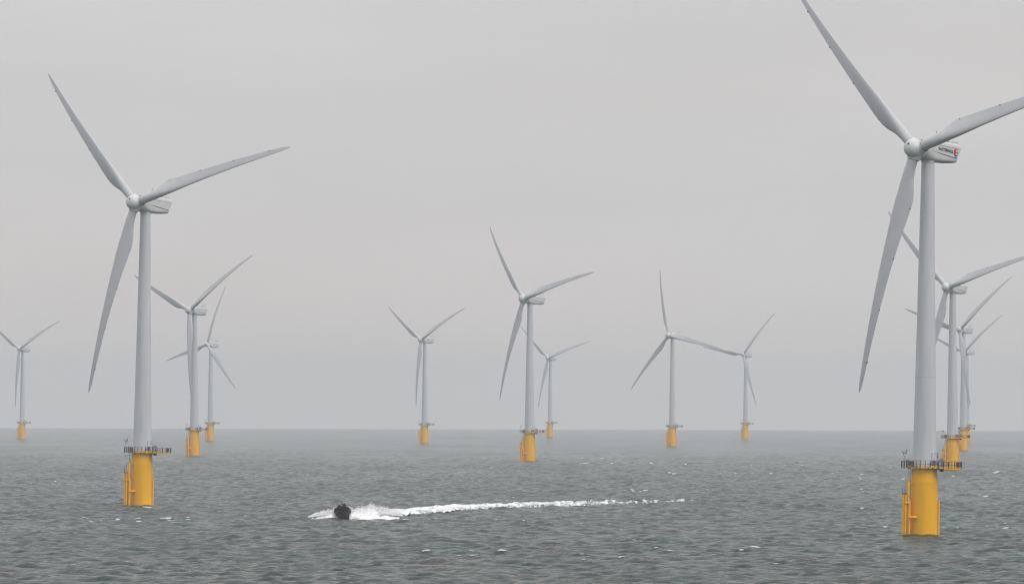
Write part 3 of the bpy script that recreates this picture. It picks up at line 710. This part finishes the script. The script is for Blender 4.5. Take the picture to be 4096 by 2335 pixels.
# wake: near and far edges of the foam trail on the sea, (x, y near, y far)
WK = [(-34.5, 1621, 1660), (-31.1, 1619, 1672), (-26.0, 1640, 1728), (-21.5, 1679, 1770), (-15.2, 1716, 1822), (-8.6, 1780, 1846), (0.0, 1819, 1884), (9.0, 1842, 1918), (16.2, 1853, 1943), (23.8, 1898, 1956), (31.3, 1919, 1955), (43.4, 1972, 1992)]
def build_wake():
    xs = np.arange(-35.0, 44.0, 0.16); T_ = np.linspace(0, 1, 180)
    wx, wn, wf = zip(*WK)
    yn = np.interp(xs, wx, wn); yf = np.interp(xs, wx, wf)
    X = np.repeat(xs[:, None], len(T_), 1); Y = yn[:, None] * (1 - T_) + yf[:, None] * T_
    X = X + (T_ - 0.5) * 1.5
    u = (xs[:, None] + 35) / 79 + 0 * T_
    cover = fbm(X / 1.5 + 9, Y / 16.0, 21, 4); big = fbm(X / 6, Y / 50, 31, 3)
    edge = (np.minimum(T_, 1 - T_) * 2) ** 0.45
    dens = 1.18 - 1.25 * u ** 0.95 + 0.32 * (big - 0.5) * 2
    val = dens * 0.75 + 0.28 * edge - 0.06 + (cover - 0.5) * 1.3
    Z = sea_z(X.ravel(), Y.ravel()).reshape(X.shape)
    Z = Z + 0.16 + 0.40 * (1 - u) * (edge ** 0.5) + np.clip(val - 0.2, 0, 0.8) * (0.45 - 0.25 * u) + 0.25 * (fbm(X / 1.2, Y / 4.0, 41, 3) - 0.5) * (1 - u)
    _, dx, dy, _ = waves(X.ravel(), Y.ravel()); Xd = X + dx.reshape(X.shape); Yd = Y + dy.reshape(X.shape)
    nx, nt_ = X.shape; idx = np.arange(nx * nt_).reshape(nx, nt_)
    val = np.where((np.abs(X - BX) < 1.9) & (Y < BY + 9.5), 0.0, val)      # no trail in front of or under the hull
    kf = (val[:-1, :-1] > 0.12) & (val[1:, 1:] > 0.12)
    q = np.stack([idx[:-1, :-1], idx[1:, :-1], idx[1:, 1:], idx[:-1, 1:]], -1)[kf]
    used = np.unique(q); mp_ = -np.ones(nx * nt_, int); mp_[used] = np.arange(len(used))
    co = np.stack([Xd, Yd, Z], -1).reshape(-1, 3)[used]
    me = bpy.data.meshes.new('boat_wake'); me.from_pydata(co.tolist(), [], mp_[q].tolist()); me.materials.append(WAKEM)
    at = me.attributes.new('cover', 'FLOAT', 'POINT'); at.data.foreach_set('value', val.ravel()[used].astype(np.float32))
    for p in me.polygons: p.use_smooth = True
    return me
wake = link('boat_wake', build_wake()); tag(wake, 'long white foam trail curving away behind the black boat', 'wake', kind='stuff')

def build_spray():
    """sheets of thrown water each side of the hull: dense lumps low down, drops above"""
    vs = []; fs = []
    r_ = np.random.default_rng(3)
    prof = [(-6.9, 0.3), (-5.4, 0.85), (-3.6, 1.25), (-1.9, 1.55), (0, 1.5), (1.9, 1.75), (3.0, 1.9), (4.4, 2.2), (5.6, 2.4), (6.8, 2.1), (8.0, 1.75), (9.5, 1.3), (12.0, 0.8)]
    px_, ph_ = zip(*prof)
    ico = [(-.53, 0, .85), (.53, 0, .85), (-.53, 0, -.85), (.53, 0, -.85), (0, .85, .53), (0, .85, -.53), (0, -.85, .53), (0, -.85, -.53), (.85, .53, 0), (-.85, .53, 0), (.85, -.53, 0), (-.85, -.53, 0)]
    icf = [(0, 4, 1), (0, 9, 4), (9, 5, 4), (4, 5, 8), (4, 8, 1), (8, 10, 1), (8, 3, 10), (5, 3, 8), (5, 2, 3), (2, 7, 3), (7, 10, 3), (7, 6, 10), (7, 11, 6), (11, 0, 6), (0, 1, 6), (6, 1, 10), (9, 0, 11), (9, 11, 2), (9, 2, 5), (7, 2, 11)]
    def blob(p, r, fx=1.0):
        o = len(vs)
        for a, b_, c in ico: vs.append((p[0] + a * r * fx, p[1] + b_ * r, p[2] + c * r * .8))
        fs.extend([(i + o, j + o, k + o) for i, j, k in icf])
    n = 0
    XS = np.linspace(-7.2, 12.4, 200); TS = np.linspace(0, 1, 40)
    Xm, Tm = np.meshgrid(XS, TS, indexing='ij')
    Hm = np.interp(Xm, px_, ph_) * (0.30 + 0.95 * fbm(Xm * 1.5 + 4, Tm * 5, 77, 5)) * np.clip((12.4 - Xm) / 4.0, 0, 1) * np.clip((Xm + 7.2) / 1.2, 0, 1)
    Hm = (Hm + 0.35 * (fbm(Xm * 2.8, Tm * 8, 78, 4) - 0.5)) * np.clip(0.12 + Tm / 0.6, 0, 1) * np.clip(Tm / 0.03, 0, 1) * np.clip((1 - Tm) / 0.3, 0, 1)
    Ym = BY + 1.2 + np.abs(Xm) * 0.5 + Tm * 6.5 + 0.8 * fbm(Xm * 1.1, Xm * 0 + 2, 79, 3)
    Zm = sea_z(Xm.ravel() + BX, Ym.ravel()).reshape(Xm.shape) - 0.25 + Hm * 1.1
    idm = np.arange(Xm.size).reshape(Xm.shape)
    kf = ~((np.abs(Xm) < 1.3) & (Ym < BY + 8.5))
    vs += [tuple(p) for p in np.stack([Xm + BX, Ym, Zm], -1).reshape(-1, 3)]
    for i in range(199):
        for j in range(39):
            if kf[i, j] and kf[i + 1, j + 1] and kf[i, j + 1] and kf[i + 1, j]: fs.append((int(idm[i, j]), int(idm[i + 1, j]), int(idm[i + 1, j + 1]), int(idm[i, j + 1])))
    while n < 9000:
        dx = r_.uniform(-6.8, 11.8); H = float(np.interp(dx, px_, ph_)) * (0.8 + 0.4 * float(vnoise(np.array(dx * 1.7), np.array(3.3), 8)))
        yy = BY + 1.5 + abs(dx) * 0.5 + r_.uniform(3.0, 6.5)
        if abs(dx) < 1.25 and yy < BY + 8: continue
        q = 0.45 + 0.65 * r_.uniform() ** 1.3
        z = q * H
        if q < 0.6: r = r_.uniform(0.05, 0.14)
        else: r = r_.uniform(0.02, 0.065)
        if q > .7 and r_.uniform() < 0.35: z *= r_.uniform(1, 1.25)
        vs_z = bz + z
        blob((BX + dx, yy, vs_z), r, 1.5); n += 1
    for _ in range(1500):                                                  # mist of fine drops at the highest plume
        dx = r_.normal(5.6, 1.9); z = 1.3 + abs(r_.normal(0, 0.55)); 
        blob((BX + dx, BY + 5 + r_.normal(0, 1.5), bz + z), r_.uniform(0.012, 0.035))
    me = bpy.data.meshes.new('spray'); me.from_pydata(vs, [], fs); me.materials.append(FOAM)
    for p in me.polygons: p.use_smooth = True
    return me
spray = link('spray', build_spray()); tag(spray, 'white spray thrown up on both sides of the black boat', 'spray', kind='stuff')
